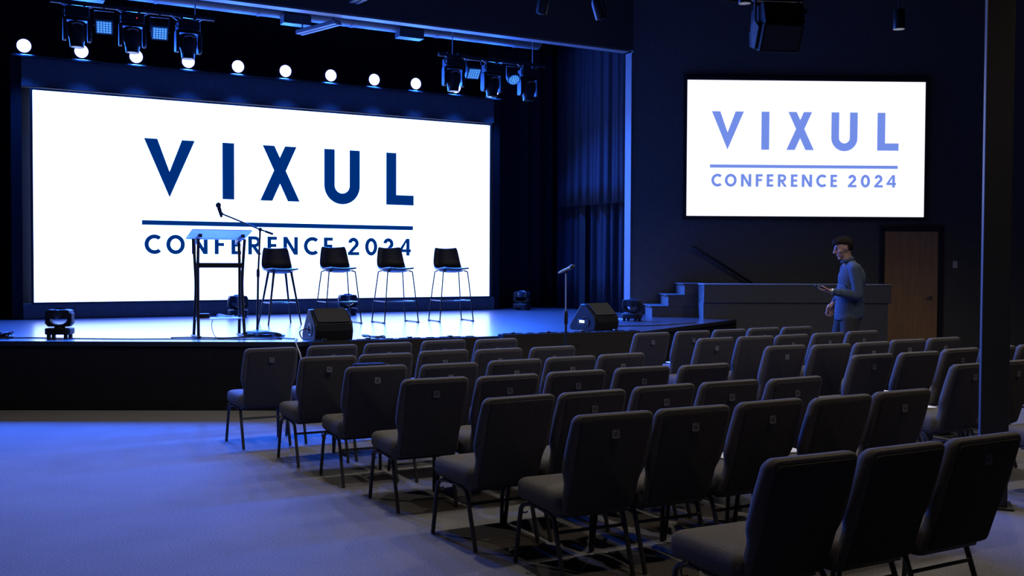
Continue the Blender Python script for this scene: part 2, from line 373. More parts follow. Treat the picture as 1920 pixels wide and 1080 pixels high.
# ------------------------------------------------------------------ spotlights along the ledge (all lit blue)
def make_par():
    root = empty('stage_spotlight', (0, 0, 0), ANG)
    tilt = Matrix.Translation((0, 0, .125)) @ Matrix.Rotation(R(90+4), 4, 'X')
    MB().lathe([(.07, -.16), (.085, -.15), (.095, -.06), (.105, 0), (.105, .018), (.094, .018), (.094, .006)], 24, tilt).build('housing', 'black_plastic', root)
    lens = MB().lathe([(.093, .004), (.093, .012)], 24, tilt).build('lens', 'par_glow', root)
    mb = MB()
    for rr, n in ((0, 1), (.036, 6), (.072, 12)):
        for k in range(n):
            a = 2*math.pi*k/n + .2
            mb.lathe([(.019, .010), (.019, .016), (.014, .022), (.004, .024)], 10, tilt @ Matrix.Translation((rr*math.cos(a), rr*math.sin(a), 0)))
    mb.build('diode_cluster', 'par_glow', root)['kind'] = 'stuff'
    y = MB()
    for sg in (-1, 1): y.box((sg*.118, .02, .065), (.008, .03, .13))
    y.box((0, .02, .006), (.244, .05, .012)); y.build('bracket', 'black_metal', root)
    L = bpy.data.lights.new('spot_beam', 'SPOT'); L.energy = PAR_W; L.color = PAR_COL; L.spot_size = R(106); L.spot_blend = 1.0; L.shadow_soft_size = .07
    lo = bpy.data.objects.new('beam', L); COL.objects.link(lo); lo.parent = root; lo.location = (0, -.06, .12); lo.rotation_euler = (R(90-57), 0, R(180))
    L2 = bpy.data.lights.new('spot_spill', 'SPOT'); L2.energy = 260; L2.color = PAR_COL; L2.spot_size = R(176); L2.spot_blend = 1.0; L2.shadow_soft_size = .09
    l2 = bpy.data.objects.new('spill', L2); COL.objects.link(l2); l2.parent = root; l2.location = (0, -.07, .13); l2.rotation_euler = (R(92), 0, R(180))
    return root
par0 = make_par()
for k in range(11):
    o = par0 if k == 0 else copy_tree(par0)
    o.location = W(.924+.755*k, LG+.02, 4.505)
    o.rotation_euler = (0, 0, ANG)
    lab = 'leftmost' if k == 0 else ('rightmost' if k == 10 else ORD[k]+' from the left')
    tag(o, 'round spotlight glowing blue on the ledge above the video wall, '+lab, 'spotlight', 'blue spotlights along the ledge above the video wall')

# ------------------------------------------------------------------ projection screen on the side wall
ps = empty('projection_screen', S(.885, .0, 2.365), SW_A); tag(ps, 'white projection screen on the dark side wall showing conference title in pale blue', 'screen')
PW, PH = 3.975, 2.235
pp = MB().box((PW/2, -.05, PH/2), (PW, .03, PH)).build('screen_surface', 'proj_white', ps, smooth=False)
draw_art(pp, 0, PH, PW/446, -.071, 'proj_blue')
for zz in (-.03, PH+.03): MB().box((PW/2, -.04, zz), (PW+.12, .075, .06)).build('frame', 'door_frame', ps, smooth=False)
for xx in (-.03, PW+.03): MB().box((xx, -.04, PH/2), (.06, .075, PH)).build('frame', 'door_frame', ps, smooth=False)

# ------------------------------------------------------------------ curtains in the wing
def curtain(name, ua, ub, g, z0, z1, amp, n, label, ph=0.0, along_g=False):
    mb = MB(); N = 150; lv = 8
    rows = []
    for j in range(lv+1):
        t = j/lv; z = z0+(z1-z0)*t; row = []
        for i in range(N+1):
            s = i/N; x = ua+(ub-ua)*s
            d = amp*(math.sin(2*math.pi*n*s+ph+.5*math.sin(3*t+s*9)) + .45*math.sin(2*math.pi*n*2.3*s+ph*2)) * (1.0-.35*t)
            row.append((g+d, x, z) if along_g else (x, g+d, z))
        rows.append(row)
    v = [p for r in rows for p in r]; f = [(j*(N+1)+i, j*(N+1)+i+1, (j+1)*(N+1)+i+1, (j+1)*(N+1)+i) for j in range(lv) for i in range(N)]
    mb.add(v, f); o = mb.build(name, 'curtain', rotz=ANG)
    so = o.modifiers.new('thick', 'SOLIDIFY'); so.thickness = .008
    tag(o, label, 'curtain'); return o
curtain('stage_curtain', 13.95, 16.3, 10.02, SH+.01, 5.6, .05, 8, 'long dark blue stage curtain reaching the floor beside the proscenium jamb', .4, True)
curtain('stage_valance', 13.92, 16.1, 9.86, 2.6, 5.7, .03, 7, 'shorter upper curtain ending halfway up, in front of the long one', 1.2, True)
curtain('stage_backdrop', 8.75, 11.4, 16.7, SH+.01, 6.0, .05, 9, 'black backdrop curtain right of the video wall', .9)
curtain('stage_leg_curtain', -3.8, .55, 16.4, SH+.01, 6.0, .05, 14, 'black drape at the far left behind the video wall edge', .2)

# ------------------------------------------------------------------ moving heads
def yoke_poly(w, h, r, ri):
    out = [(-w/2, h), (-w/2, r*.6), (-w/2+r*.5, 0), (w/2-r*.5, 0), (w/2, r*.6), (w/2, h), (ri, h), (ri, h*.55)]
    for k in range(1, 12): a = math.pi*k/12; out.append((ri*math.cos(a), h*.55 - ri*.62*math.sin(a)))
    out += [(-ri, h*.55), (-ri, h)]
    return out
def hang_mover(name):
    root = empty(name, (0, 0, 0), ANG)      # origin at the pipe
    MB().prism(rrect(.30, .24, .04), -.20, -.07).build('base', 'black_plastic', root, bevel=.01)
    cl = MB(); 
    for sg in (-1, 1): cl.tube([(sg*.09, 0, -.07), (sg*.09, 0, .0)], .014, 8); cl.lathe([(.034, -.02), (.034, .02)], 14, Matrix.Translation((sg*.09, 0, 0)) @ Matrix.Rotation(R(90), 4, 'Y'))
    cl.build('clamp', 'black_metal', root)
    hdl = MB().tube(smooth_path([(-.15, -.12, -.10), (-.19, -.13, -.12), (-.19, -.13, -.16), (-.15, -.12, -.18)]), .01, 6); hdl.build('carry_handle', 'black_plastic', root)
    yk = MB()
    for sg in (-1, 1): yk.prism(rrect(.14, .30, .05, cy=-.35), sg*.15-.022, sg*.15+.022, 'x')
    yk.box((0, 0, -.215), (.32, .15, .04)); yk.build('yoke', 'black_plastic', root, bevel=.008)
    h = MB().lathe([(.05, -.24), (.10, -.245), (.118, -.28), (.122, -.36), (.118, -.42), (.10, -.46), (.086, -.56), (.09, -.575), (.078, -.578)], 22)
    hh = h.build('head', 'black_plastic', root)
    hh.location = (0, 0, 0)
    MB().lathe([(.074, -.570), (.074, -.5765), (.05, -.582), (.004, -.586)], 20).build('lens', 'lens_glass', hh)
    MB().tube(smooth_path([(-.07, -.119, -.30), (-.035, -.128, -.285), (0, -.13, -.28), (.035, -.128, -.285), (.07, -.119, -.30)], 4), .011, 6).build('vent_strip', 'steel', hh)
    return root
def bar(name, ua, ub, z, label):
    root = empty(name, W((ua+ub)/2, 14.5, z), ANG); h = (ub-ua)/2
    MB().tube([(-h, 0, 0), (h, 0, 0)], .028, 12).build('pipe', 'black_metal', root)
    for sg in (-.75, .75):
        MB().tube([(sg*h, 0, .0), (sg*h, 0, 6.4-z)], .008, 6).build('hanging_cable', 'steel', root)
    c = MB()
    for k in range(3):
        a = -h+2*h*(k+.15)/3; b = a+.4*h
        c.tube(smooth_path([(a, -.03, -.02), ((a+b)/2, -.05, -.10-.02*k), (b, -.04, -.03)]), .008, 6)
    c.build('cable_loop', 'pale_cable', root)
    return tag(root, label, 'pipe')
bar('lighting_pipe', 1.15, 3.25, 4.97, 'black lighting pipe hanging at upper left over the stage')
bar('lighting_pipe', 6.70, 8.65, 4.84, 'black lighting pipe hanging over the right end of the video wall')
mv = hang_mover('moving_head_light')
pos = [(1.47, 4.97, 'leftmost moving head lamp on the left pipe, hanging lens down'), (2.16, 4.97, 'middle moving head lamp on the left pipe, small red indicator'),
       (2.89, 4.96, 'rightmost moving head lamp on the left pipe, beside the square panel'), (6.96, 4.86, 'left moving head lamp on the right pipe, hiding a spotlight'),
       (7.65, 4.83, 'middle moving head lamp on the right pipe'), (8.33, 4.82, 'right moving head lamp on the right pipe, nearest the curtain')]
for i, (u, z, lab) in enumerate(pos):
    o = mv if i == 0 else copy_tree(mv)
    o.location = W(u, 14.5, z); o.rotation_euler = (0, 0, ANG+R(random.uniform(-6, 6)))
    tag(o, lab, 'stage light', 'moving head lamps on the pipes')
    if i == 1:
        MB().ball((.05, -.122, -.13), .008, 8, 6).build('indicator', 'red_led', o)
def wash(name, u, z, square, label):
    root = empty(name, W(u, 14.46, z), ANG+R(-8))
    T = Matrix.Translation((0, 0, -.27)) @ Matrix.Rotation(R(-42), 4, 'X')
    dots = MB()
    if square:
        MB().prism(rrect(.22, .24, .02), -.02, .07, 'z', T).build('housing', 'black_plastic', root)
        MB().prism(rrect(.19, .19, .01), -.028, -.02, 'z', T).build('face_plate', 'wash_plate', root)
        for i in range(5):
            for j in range(5): dots.lathe([(.014, -.028), (.011, -.034), (.003, -.037)], 8, T @ Matrix.Translation((-.072+.036*i, -.072+.036*j, 0)))
    else:
        MB().lathe([(.11, -.02), (.11, .05), (.08, .10)], 20, T).build('housing', 'black_plastic', root)
        MB().lathe([(.10, -.026), (.10, -.019)], 20, T).build('face_plate', 'wash_plate', root)
        for rr, n in ((0, 1), (.035, 6), (.07, 12)):
            for k in range(n): dots.lathe([(.014, -.026), (.011, -.033), (.003, -.036)], 8, T @ Matrix.Translation((rr*math.cos(6.283*k/n), rr*math.sin(6.283*k/n), 0)))
    dots.build('diode_lenses', 'led_lens', root)['kind'] = 'stuff'
    b = MB()
    for sg in (-1, 1): b.box((sg*.125, 0, -.17), (.008, .03, .2))
    b.box((0, 0, -.07), (.258, .03, .01)); b.tube([(0, 0, -.07), (0, 0, 0)], .012, 8); b.build('bracket', 'black_metal', root)
    tag(root, label, 'stage light', 'dim wash lights on the pipes')
wash('wash_light', 1.80, 4.97, True, 'square dimly blue diode panel on the left pipe between left and middle lamps')
wash('wash_light', 2.51, 4.97, True, 'square dimly blue diode panel on the left pipe between middle and right lamps')
wash('wash_light', 7.30, 4.87, True, 'square dimly blue diode panel on the right pipe')
wash('wash_light', 8.03, 4.84, False, 'round dimly blue diode lamp on the right pipe')

def floor_mover(x, y, z, rz, sc, label):
    root = empty('floor_moving_head', (x, y, z), rz); root.scale = (sc, sc, sc)
    MB().prism(rrect(.27, .22, .05), .04, .11).build('base', 'black_plastic', root, bevel=.012)
    for a in (-1, 1):
        for b in (-1, 1): MB().box((a*.09, b*.07, .02), (.035, .035, .04)).build('foot', 'black_plastic', root, smooth=False)
    MB().lathe([(.06, .11), (.055, .125)], 18).build('turntable', 'black_plastic', root)
    MB().prism([(p[0], p[1]+.125) for p in yoke_poly(.285, .15, .06, .095)], -.05, .05, 'y').build('yoke', 'black_plastic', root, bevel=.008)
    hd = MB(); hd.prism(rrect(.255, .10, .03, cy=.262), -.075, .075, 'y'); hh = hd.build('head', 'black_plastic', root, bevel=.008)
    MB().lathe([(.05, 0), (.046, .012), (.01, .02)], 18, Matrix.Translation((0, -.075, .262)) @ Matrix.Rotation(R(90), 4, 'X')).build('lens', 'lens_glass', hh)
    MB().tube(smooth_path([(-.06, 0, .312), (-.03, 0, .32), (.03, 0, .32), (.06, 0, .312)]), .01, 6).build('carry_handle', 'black_metal', hh)
    tag(root, label, 'stage light', 'moving head lamps standing on the stage'); return root
floor_mover(-4.98, 11.12, SH, R(4), 1.0, 'squat moving head lamp at the left front edge of the stage')
floor_mover(-4.15, 15.30, SH, R(25), 1.05, 'moving head lamp behind the lectern, below the video wall')
floor_mover(-2.60, 15.98, SH, R(25), 1.05, 'moving head lamp behind the second bar stool, below the video wall')
floor_mover(.18, 18.02, SH, R(-25), 1.05, 'moving head lamp in the dark right of the video wall')
floor_mover(1.76, 14.80, SH, R(-30), 1.0, 'moving head lamp on the deck near the proscenium jamb')

# ------------------------------------------------------------------ ceiling gear behind and in front of the header
dct = empty('air_duct', W(3.2, 15.0, 5.40), ANG); tag(dct, 'round metal air duct running behind the proscenium header', 'duct')
MB().tube([(-5.5, 0, 0), (5.6, 0, 0)], .18, 20).build('pipe', 'duct', dct)
for k in range(8): MB().lathe([(.188, -.02), (.188, .02)], 20, Matrix.Translation((-5+1.45*k, 0, 0)) @ Matrix.Rotation(R(90), 4, 'Y')).build('joint_ring', 'duct', dct)
for xx in (-1.55, 1.35, 3.2): MB().box((xx, -.06, -.20), (.42, .2, .14)).build('vent_box', 'duct', dct, bevel=.006)
def strut(name, a, b, label):
    a, b = Vector(a), Vector(b); c = (a+b)/2; d = (b-a); L = d.length
    root = empty(name, c, rot=d.to_track_quat('X', 'Z').to_euler())
    for sg in (-1, 1): MB().box((0, sg*.045, 0), (L, .06, .05)).build('rail', 'trim_grey', root, bevel=.004)
    MB().box((0, 0, .03), (L, .12, .012)).build('web', 'duct', root, smooth=False)
    for t in (-.4, .4): MB().tube([(t*L, 0, .03), (t*L, 0, .25)], .01, 6).build('hanger', 'black_metal', root)
    tag(root, label, 'rail')
a = W(4.48, 14.55); b = W(4.86, 13.93)
strut('lighting_rail', (a.x, a.y, 4.93), (b.x, b.y, 5.0), 'pale metal rail hanging just below the proscenium header')
a = W(4.98, 13.62); b = W(5.05, 12.9)
strut('lighting_rail', (a.x, a.y, 5.24), (b.x, b.y, 5.24), 'pale metal rail at the top edge in front of the header')
def track_spot(name, p, rz, label):
    root = empty(name, p, rz)
    MB().tube([(0, 0, .0), (0, 0, .16)], .012, 8).build('stem', 'black_metal', root)
    T = Matrix.Rotation(R(28), 4, 'X')
    MB().lathe([(.05, -.30), (.075, -.29), (.075, -.08), (.055, -.02), (.02, 0)], 16, T).build('can', 'black_metal', root)
    MB().box((.09, 0, -.12), (.01, .05, .22), T).build('bracket', 'black_metal', root)
    MB().tube([(0, 0, .16), (0, 0, 6.4-p[2])], .006, 6).build('hanging_cable', 'black_metal', root)
    tag(root, label, 'stage light', 'unlit spotlights hanging before the header')
track_spot('hanging_spotlight', (.41, 13.0, 5.06), R(20), 'dark unlit spotlight at the top edge, left of its twin before the header')
track_spot('hanging_spotlight', (1.07, 13.3, 5.06), R(-40), 'dark unlit spotlight at the top edge, right of its twin before the header')
# joists under the ceiling
for k, g in enumerate((5.2, 8.9, 12.4)):
    root = empty('ceiling_joist', W(4, g, 5.75), ANG)
    for zz in (0, .42): MB().box((0, 0, zz), (17.5, .06, .05)).build('chord', 'ceiling_black', root, smooth=False)
    mb = MB()
    for i in range(24): x = -8.6+.72*i; mb.tube([(x, 0, 0), (x+.36, 0, .42)], .012, 6); mb.tube([(x+.36, 0, .42), (x+.72, 0, 0)], .012, 6)
    mb.build('web_rods', 'ceiling_black', root)
    tag(root, 'black open ceiling joist, '+('nearest the camera', 'middle one', 'nearest the stage')[k], 'joist', 'black joists under the ceiling')

# ------------------------------------------------------------------ hanging loudspeaker
sp = empty('hanging_loudspeaker', (3.09, 12.0, 4.34), R(12)); tag(sp, 'black loudspeaker pair hanging from a frame above the projection screen', 'loudspeaker')
sp.rotation_euler = (R(0), R(0), R(8))
prof = [(-.22, -.02), (-.10, -.27), (.16, -.22), (.20, .0)]
MB().prism([(-.26, .02), (-.10, -.28), (.22, -.16), (.24, .02)], -.23, .25, 'x', Matrix.Translation((0, 0, .0))).build('lower_cabinet', 'black_plastic', sp, bevel=.008)
MB().prism([(-.24, .03), (.26, .03), (.22, .27), (-.16, .29)], -.21, .27, 'x').build('upper_cabinet', 'black_plastic', sp, bevel=.008)
MB().prism([(-.252, -.0), (-.118, -.25), (-.126, -.258), (-.262, -.008)], -.2, .22, 'x').build('grille', 'grille', sp, smooth=False)
for sg, nm in ((-.25, 'left'), (.285, 'right')):
    MB().prism([(-.15, .0), (-.02, -.24), (.06, -.2), (.10, .05), (.0, .12)], sg-.012, sg+.012, 'x').build('side_plate', 'duct', sp, bevel=.003)
    MB().box((sg, .0, .22), (.02, .06, .26)).build('flying_bar', 'black_metal', sp, smooth=False)
    MB().tube([(sg, 0, .34), (sg, 0, 2.05)], .012, 8).build('hanging_cable', 'black_metal', sp)
MB().box((.02, 0, .345), (.6, .08, .03)).build('flying_frame', 'duct', sp, bevel=.003)

# ------------------------------------------------------------------ pendant house lights
def make_pendant():
    root = empty('pendant_downlight', (0, 0, 0))
    MB().lathe([(.066, 0), (.068, .008), (.068, .215), (.060, .228), (.02, .232)], 20).build('can', 'black_metal', root)
    MB().lathe([(.0665, -.004), (.061, -.005), (.061, .010), (.064, .012)], 20).build('rim', 'steel', root)
    MB().lathe([(.060, -.003), (.060, .004)], 18).build('lamp_disc', 'lamp_glow', root)
    MB().tube([(0, 0, .23), (0, 0, 2.0)], .009, 8).build('stem', 'black_metal', root)
    L = bpy.data.lights.new('pendant_beam', 'SPOT'); L.energy = HOUSE_W; L.color = HOUSE_COL; L.spot_size = R(150); L.spot_blend = .8; L.shadow_soft_size = .05
    lo = bpy.data.objects.new('beam', L); COL.objects.link(lo); lo.parent = root; lo.location = (0, 0, -.012)
    return root
pd = make_pendant(); first = True; rear_fill = None
for gi, g in enumerate((8.35, 5.35, 2.35)):
    for ui, u in enumerate((.27, 2.67, 5.07, 7.47, 9.87)):
        if ui == 0 and gi > 0: continue      # no lamp over the open aisle
        o = pd if first else copy_tree(pd); first = False
        o.location = W(u, g, 4.38); o.rotation_euler = (0, 0, 0)
        if gi == 2:                        # rear row is unseen, added dim and warm to lift the near chair backs
            for c in o.children:
                if c.type == 'LIGHT':
                    if rear_fill is None: rear_fill = c.data.copy(); rear_fill.energy = HOUSE_W*.4; rear_fill.color = (1.0, .8, .58)
                    c.data = rear_fill
        seen = gi == 0 and ui >= 3
        if gi == 0 and ui == 3: lab = 'lit black pendant downlight at the top edge beside the hanging loudspeaker'
        elif gi == 0 and ui == 4: lab = 'lit black cylindrical pendant downlight right of the hanging loudspeaker'
        else: lab = 'lit pendant downlight over the seats, %s from left in the %s lamp row' % (ORD[ui], ('front', 'middle', 'added rear')[gi])
        tag(o, lab, 'ceiling lamp', 'pendant downlights over the seats')

# ------------------------------------------------------------------ column
pl = empty('steel_column', (3.168, 6.62, 0), R(-21)); tag(pl, 'dark painted square steel column among the chairs at right', 'column')
MB().box((0, 0, 3.2), (.168, .168, 6.39)).build('shaft', 'pillar_paint', pl, bevel=.008)
MB().box((0, 0, .008), (.24, .24, .016)).build('base_plate', 'pillar_paint', pl, bevel=.003)

# ------------------------------------------------------------------ long low cabinets in front of the stage
def sub(name, a, b, h, label):
    a, b = Vector(a), Vector(b); L = (b-a).length; rz = math.atan2(b.y-a.y, b.x-a.x)
    root = empty(name, (a.x, a.y, 0), rz)
    MB().prism([(0, 0), (0, h), (-.13, h), (-.42, h-.26), (-.42, 0)], .0, L, 'x').build('cabinet', 'sub_paint', root, bevel=.008)
    MB().prism([(-.145, h-.03), (-.405, h-.262), (-.412, h-.254), (-.152, h-.022)], .03, L-.03, 'x').build('sloped_grille', 'sub_paint', root, smooth=False)
    n = 12
    for k in range(n): MB().box(((k+.5)*L/n, -.075, h+.004), (L/n*.55, .022, .010)).build('slot', 'fascia', root, smooth=False)
    for k in range(1, n, 3): MB().box((k*L/n, -.07, h+.010), (.05, .05, .02)).build('latch', 'black_metal', root, bevel=.003)
    tag(root, label, 'cabinet')
d = (P2-P1).normalized(); n = Vector((d.y, -d.x))
sub('subwoofer_cabinet', P1+d*.12+n*.015, P1+d*2.02+n*.015, .745, 'long low dark cabinet on the floor before the stage, left one')
sub('subwoofer_cabinet', P1+d*2.32+n*.015, P1+d*4.15+n*.015, .762, 'long low dark cabinet on the floor before the stage, right one by the microphone')

# ------------------------------------------------------------------ floor monitor wedges
def wedge(x, y, rz, w, label, display):
    root = empty('stage_monitor', (x, y, SH), rz)
    prof = [(-.21, .0), (-.235, .10), (-.21, .185), (-.045, .33), (.03, .33), (.235, .06), (.235, 0)]
    MB().prism([(p[0], p[1]) for p in prof], -w/2, w/2, 'x').build('cabinet', 'black_plastic', root, bevel=.010)
    g = MB(); g.prism([(-.215, .195), (-.055, .335), (-.062, .342), (-.222, .202)], -w/2+.035, w/2-.035, 'x'); g.build('grille', 'grille', root, smooth=False)
    g = MB(); g.prism([(-.226, .02), (-.248, .105), (-.225, .178), (-.215, .178), (-.236, .10), (-.216, .02)], -w/2+.03, w/2-.03, 'x'); g.build('front_panel', 'fascia', root, smooth=False)
    c = MB(); T = Matrix.Translation((-w/2-.001, -.05, .11)) @ Matrix.Rotation(R(-90), 4, 'Y')
    c.lathe([(.075, -.002), (.075, .004), (.055, .004), (.05, -.001), (.01, -.001)], 20, T); c.build('connector_cup', 'black_metal', root)
    if display:
        MB().box((-w/2-.004, -.02, .10), (.01, .20, .07)).build('control_plate', 'black_metal', root, bevel=.003)
        MB().box((-w/2-.011, .0, .11), (.004, .085, .03)).build('display', 'display_glow', root, smooth=False)
    else:
        MB().tube(smooth_path([(-w/2-.005, -.05, .11), (-w/2-.06, -.06, .12), (-w/2-.12, -.07, .09), (-w/2-.10, -.1, .02), (-w/2-.04, -.13, .008)]), .007, 6).build('plug_lead', 'cable', root)
    tag(root, label, 'loudspeaker'); return root
wedge(-2.03, 11.12, R(29), .43, 'black wedge floor monitor at the stage corner below the stools', False)
wedge(1.05, 12.86, R(40), .42, 'black wedge floor monitor with a small lit display, near the straight microphone stand', True)

# ------------------------------------------------------------------ bar stools
def shell_mesh(mb):
    # one-piece shell: seat running up into the back; local x lateral, -y is the facing direction
    prof = [(-.255, .752, .175), (-.22, .756, .20), (-.10, .748, .212), (.0, .740, .216), (.10, .742, .216), (.16, .765, .215), (.195, .81, .213), (.212, .88, .205), (.226, .96, .192), (.238, 1.03, .178), (.243, 1.05, .16)]
    rings_o, rings_i = [], []; N = 12
    v = []; f = []
    for k, (y, z, hw) in enumerate(prof):
        p0 = prof[max(k-1, 0)]; p1 = prof[min(k+1, len(prof)-1)]
        t = Vector((0, p1[0]-p0[0], p1[1]-p0[1])).normalized(); nrm = Vector((0, -t.z, t.y))
        for i in range(N+1):
            s = -1+2*i/N
            lift = .014*abs(s)**2.4 if k < 5 else .06*abs(s)**2.2
            off = nrm*lift
            v.append((s*hw, y+off.y, z+off.z))
    K = len(prof)
    for k in range(K-1):
        for i in range(N): a = k*(N+1)+i; f.append((a, a+1, a+N+2, a+N+1))
    mb.add(v, f)
def make_stool(sled):
    root = empty('bar_stool', (0, 0, 0))
    mb = MB(); shell_mesh(mb); o = mb.build('seat_shell', 'stool_shell', root)
    so = o.modifiers.new('thick', 'SOLIDIFY'); so.thickness = .026; so.offset = 0
    ss = o.modifiers.new('soft', 'SUBSURF'); ss.levels = 1; ss.render_levels = 1
    MB().loft([[(x*k, -.01+y*k, z) for x, y in rrect(.36, .36, .08, 4)] for z, k in ((.698, .3), (.712, .75), (.735, 1.0))]).build('seat_mount', 'stool_shell', root, bevel=.01)
    if sled:
        for sg in (-1, 1):
            MB().tube(smooth_path([(sg*.14, -.16, .725), (sg*.18, -.175, .715), (sg*.19, -.18, .68), (sg*.225, -.205, .35), (sg*.255, -.225, .035), (sg*.258, -.215, .014), (sg*.258, .19, .014), (sg*.255, .205, .035), (sg*.225, .185, .35), (sg*.19, .15, .68), (sg*.18, .145, .715), (sg*.14, .13, .725)], 5), .0095, 8).build('sled_leg', 'black_metal', root)
            for yy in (-.2, .18): MB().box((sg*.258, yy, .008), (.032, .04, .016)).build('glide', 'black_plastic', root, bevel=.003)
        MB().tube([(-.232, -.209, .30), (.232, -.209, .30)], .0085, 8).build('footrest', 'black_metal', root)
        for sg in (-1, 1): MB().tube([(sg*.232, -.209, .30), (sg*.232, .188, .30)], .0075, 8).build('footrest', 'black_metal', root)
    else:
        for sx_ in (-1, 1):
            for sy_ in (-1, 1): MB().tube([(sx_*.12, sy_*.12, .73), (sx_*.17, sy_*.165, .40), (sx_*.23, sy_*.22, 0)], [.018, .015, .010], 10).build('leg', 'black_metal', root)
        q = [(-.185, -.18), (.185, -.18), (.185, .18), (-.185, .18)]
        for i in range(4):
            a, b = q[i], q[(i+1) % 4]; MB().tube([(*a, .30), (*b, .30)], .008, 8).build('footrest', 'black_metal', root)
    return root
s1 = make_stool(False); s1.location = (-3.13, 13.62, SH); s1.rotation_euler = (0, 0, ANG+R(2)); s1.scale = (.98, .98, .98)
tag(s1, 'dark bar stool with splayed legs, nearest the lectern', 'stool', 'bar stools on the stage')
s2 = make_stool(True)
for i, (x, y, lab) in enumerate(((-2.40, 13.93, 'dark bar stool with thin sled legs behind the wedge monitor'), (-1.645, 14.19, 'dark bar stool with sled legs, third from the lectern'), (-.885, 14.58, 'dark bar stool with sled legs, rightmost on the stage'))):
    o = s2 if i == 0 else copy_tree(s2)
    o.location = (x, y, SH); o.rotation_euler = (0, 0, ANG+R((0, 2, -3)[i])); tag(o, lab, 'stool', 'bar stools on the stage')

# ------------------------------------------------------------------ lectern
lc = empty('lectern', (-3.31, 11.42, SH), ANG); tag(lc, 'slim lectern with frosted slanted top and bowed black legs', 'lectern')
for sg in (-1, 1):
    for k in (-1, 1):
        pts = [(sg*.255, k*.135, 1.10), (sg*.25, k*.085, .85), (sg*.245, k*.058, .60), (sg*.248, k*.075, .35), (sg*.255, k*.125, .012)]
        MB().tube(smooth_path(pts), .017, 10).build('leg', 'black_metal', lc)
    MB().prism([(.15, 1.04), (-.15, 1.12), (-.15, 1.155), (.15, 1.085)], sg*.235-.02, sg*.235+.02, 'x').build('top_bracket', 'black_metal', lc, bevel=.004)
    MB().box((sg*.256, 0, .012), (.045, .34, .02)).build('foot_bar', 'black_metal', lc, bevel=.004)
T = Matrix.Translation((0, 0, 1.145)) @ Matrix.Rotation(R(-14), 4, 'X')
MB().prism(rrect(.66, .40, .02), 0, .012, 'z', T).build('slanted_top', 'frosted', lc)
MB().box((0, .19, .02), (.62, .012, .025), T).build('book_stop', 'frosted', lc, bevel=.002)
MB().box((0, 0, .805), (.47, .20, .055)).build('upper_shelf', 'black_plastic', lc, bevel=.004)
MB().box((0, 0, .205), (.50, .22, .012)).build('lower_shelf', 'frosted', lc, bevel=.002)
bx = MB().prism(rrect(.12, .10, .02), .212, .262); tag(bx.build('receiver_box', 'black_plastic', loc=W(0, 0)*0+Vector((-3.31, 11.42, SH))+W(-.17, 0), rotz=ANG, bevel=.004), 'small black box lying on the lectern lower shelf', 'box')
def coil(name, c, r, turns, m, label, seed, rad=.006, h=.03):
    rnd = random.Random(seed); pts = []
    for k in range(turns*10):
        a = 2*math.pi*k/10; rr = r*(.6+.5*rnd.random())
        pts.append((c[0]+rr*1.5*math.cos(a+.2*rnd.random()), c[1]+rr*.8*math.sin(a), c[2]+rad+h*rnd.random()*(k/(turns*10))))
    o = MB().tube(smooth_path(pts, 3), rad, 6).build(name, m); tag(o, label, 'cable'); return o
coil('coiled_cable', W(0, 0)*0+Vector((-3.31, 11.42, SH+.212))+W(.06, 0), .07, 3, 'pale_cable', 'loosely coiled pale cable on the lectern lower shelf', 3, .004, .04)
coil('coiled_cable', Vector((-2.82, 11.46, SH)), .15, 6, 'cable', 'tangled black cable pile on the deck right of the lectern', 5, .008, .05)
coil('coiled_cable', Vector((-1.52, 11.22, SH)), .09, 3, 'cable', 'small black cable pile beside the wedge monitor at the stage corner', 8, .006, .05)
coil('coiled_cable', Vector((-5.62, 11.0, SH)), .14, 5, 'cable', 'black cable heap at the far left front edge of the stage', 11, .012, .09)
def lead(pts, label, m='cable', r=.007):
    o = MB().tube(smooth_path(pts, 5), r, 6).build('floor_cable', m); return tag(o, label, 'cable')
Z = SH+.008
lead([(-5.5, 10.95, Z), (-5.2, 11.0, Z), (-4.9, 10.95, Z), (-4.2, 10.88, Z), (-3.6, 10.93, Z), (-3.0, 10.92, Z), (-2.5, 10.98, Z)], 'black cable lying along the front edge of the stage')
lead([(-3.36, 11.35, SH+.2), (-3.33, 11.2, SH+.12), (-3.25, 11.12, Z), (-3.1, 11.2, Z), (-2.95, 11.38, Z)], 'thin cable dropping from the lectern shelf to the deck', r=.004)
lead([(-3.75, 11.1, Z), (-3.5, 11.18, Z), (-3.2, 11.1, Z), (-2.9, 11.22, Z), (-2.6, 11.15, Z), (-2.35, 11.0, Z)], 'dark cable running past the lectern feet')
lead([(1.2, 13.3, Z), (1.5, 13.5, Z), (1.9, 13.6, Z), (2.3, 14.0, Z), (2.6, 14.3, Z)], 'dark cable on the right side of the deck')
lead([(1.3, 16.2, Z), (1.5, 15.9, Z), (1.4, 15.5, Z), (1.6, 15.2, Z), (1.72, 14.95, Z)], 'pale cable on the deck near the proscenium jamb', 'pale_cable', .006)
lead([(-2.33, 10.96, Z), (-2.3, 10.72, Z+.01), (-2.26, 10.62, SH-.04), (-2.2, 10.56, SH-.2), (-2.17, 10.55, .02)], 'cable hanging over the stage corner to the floor', 'pale_cable', .008)

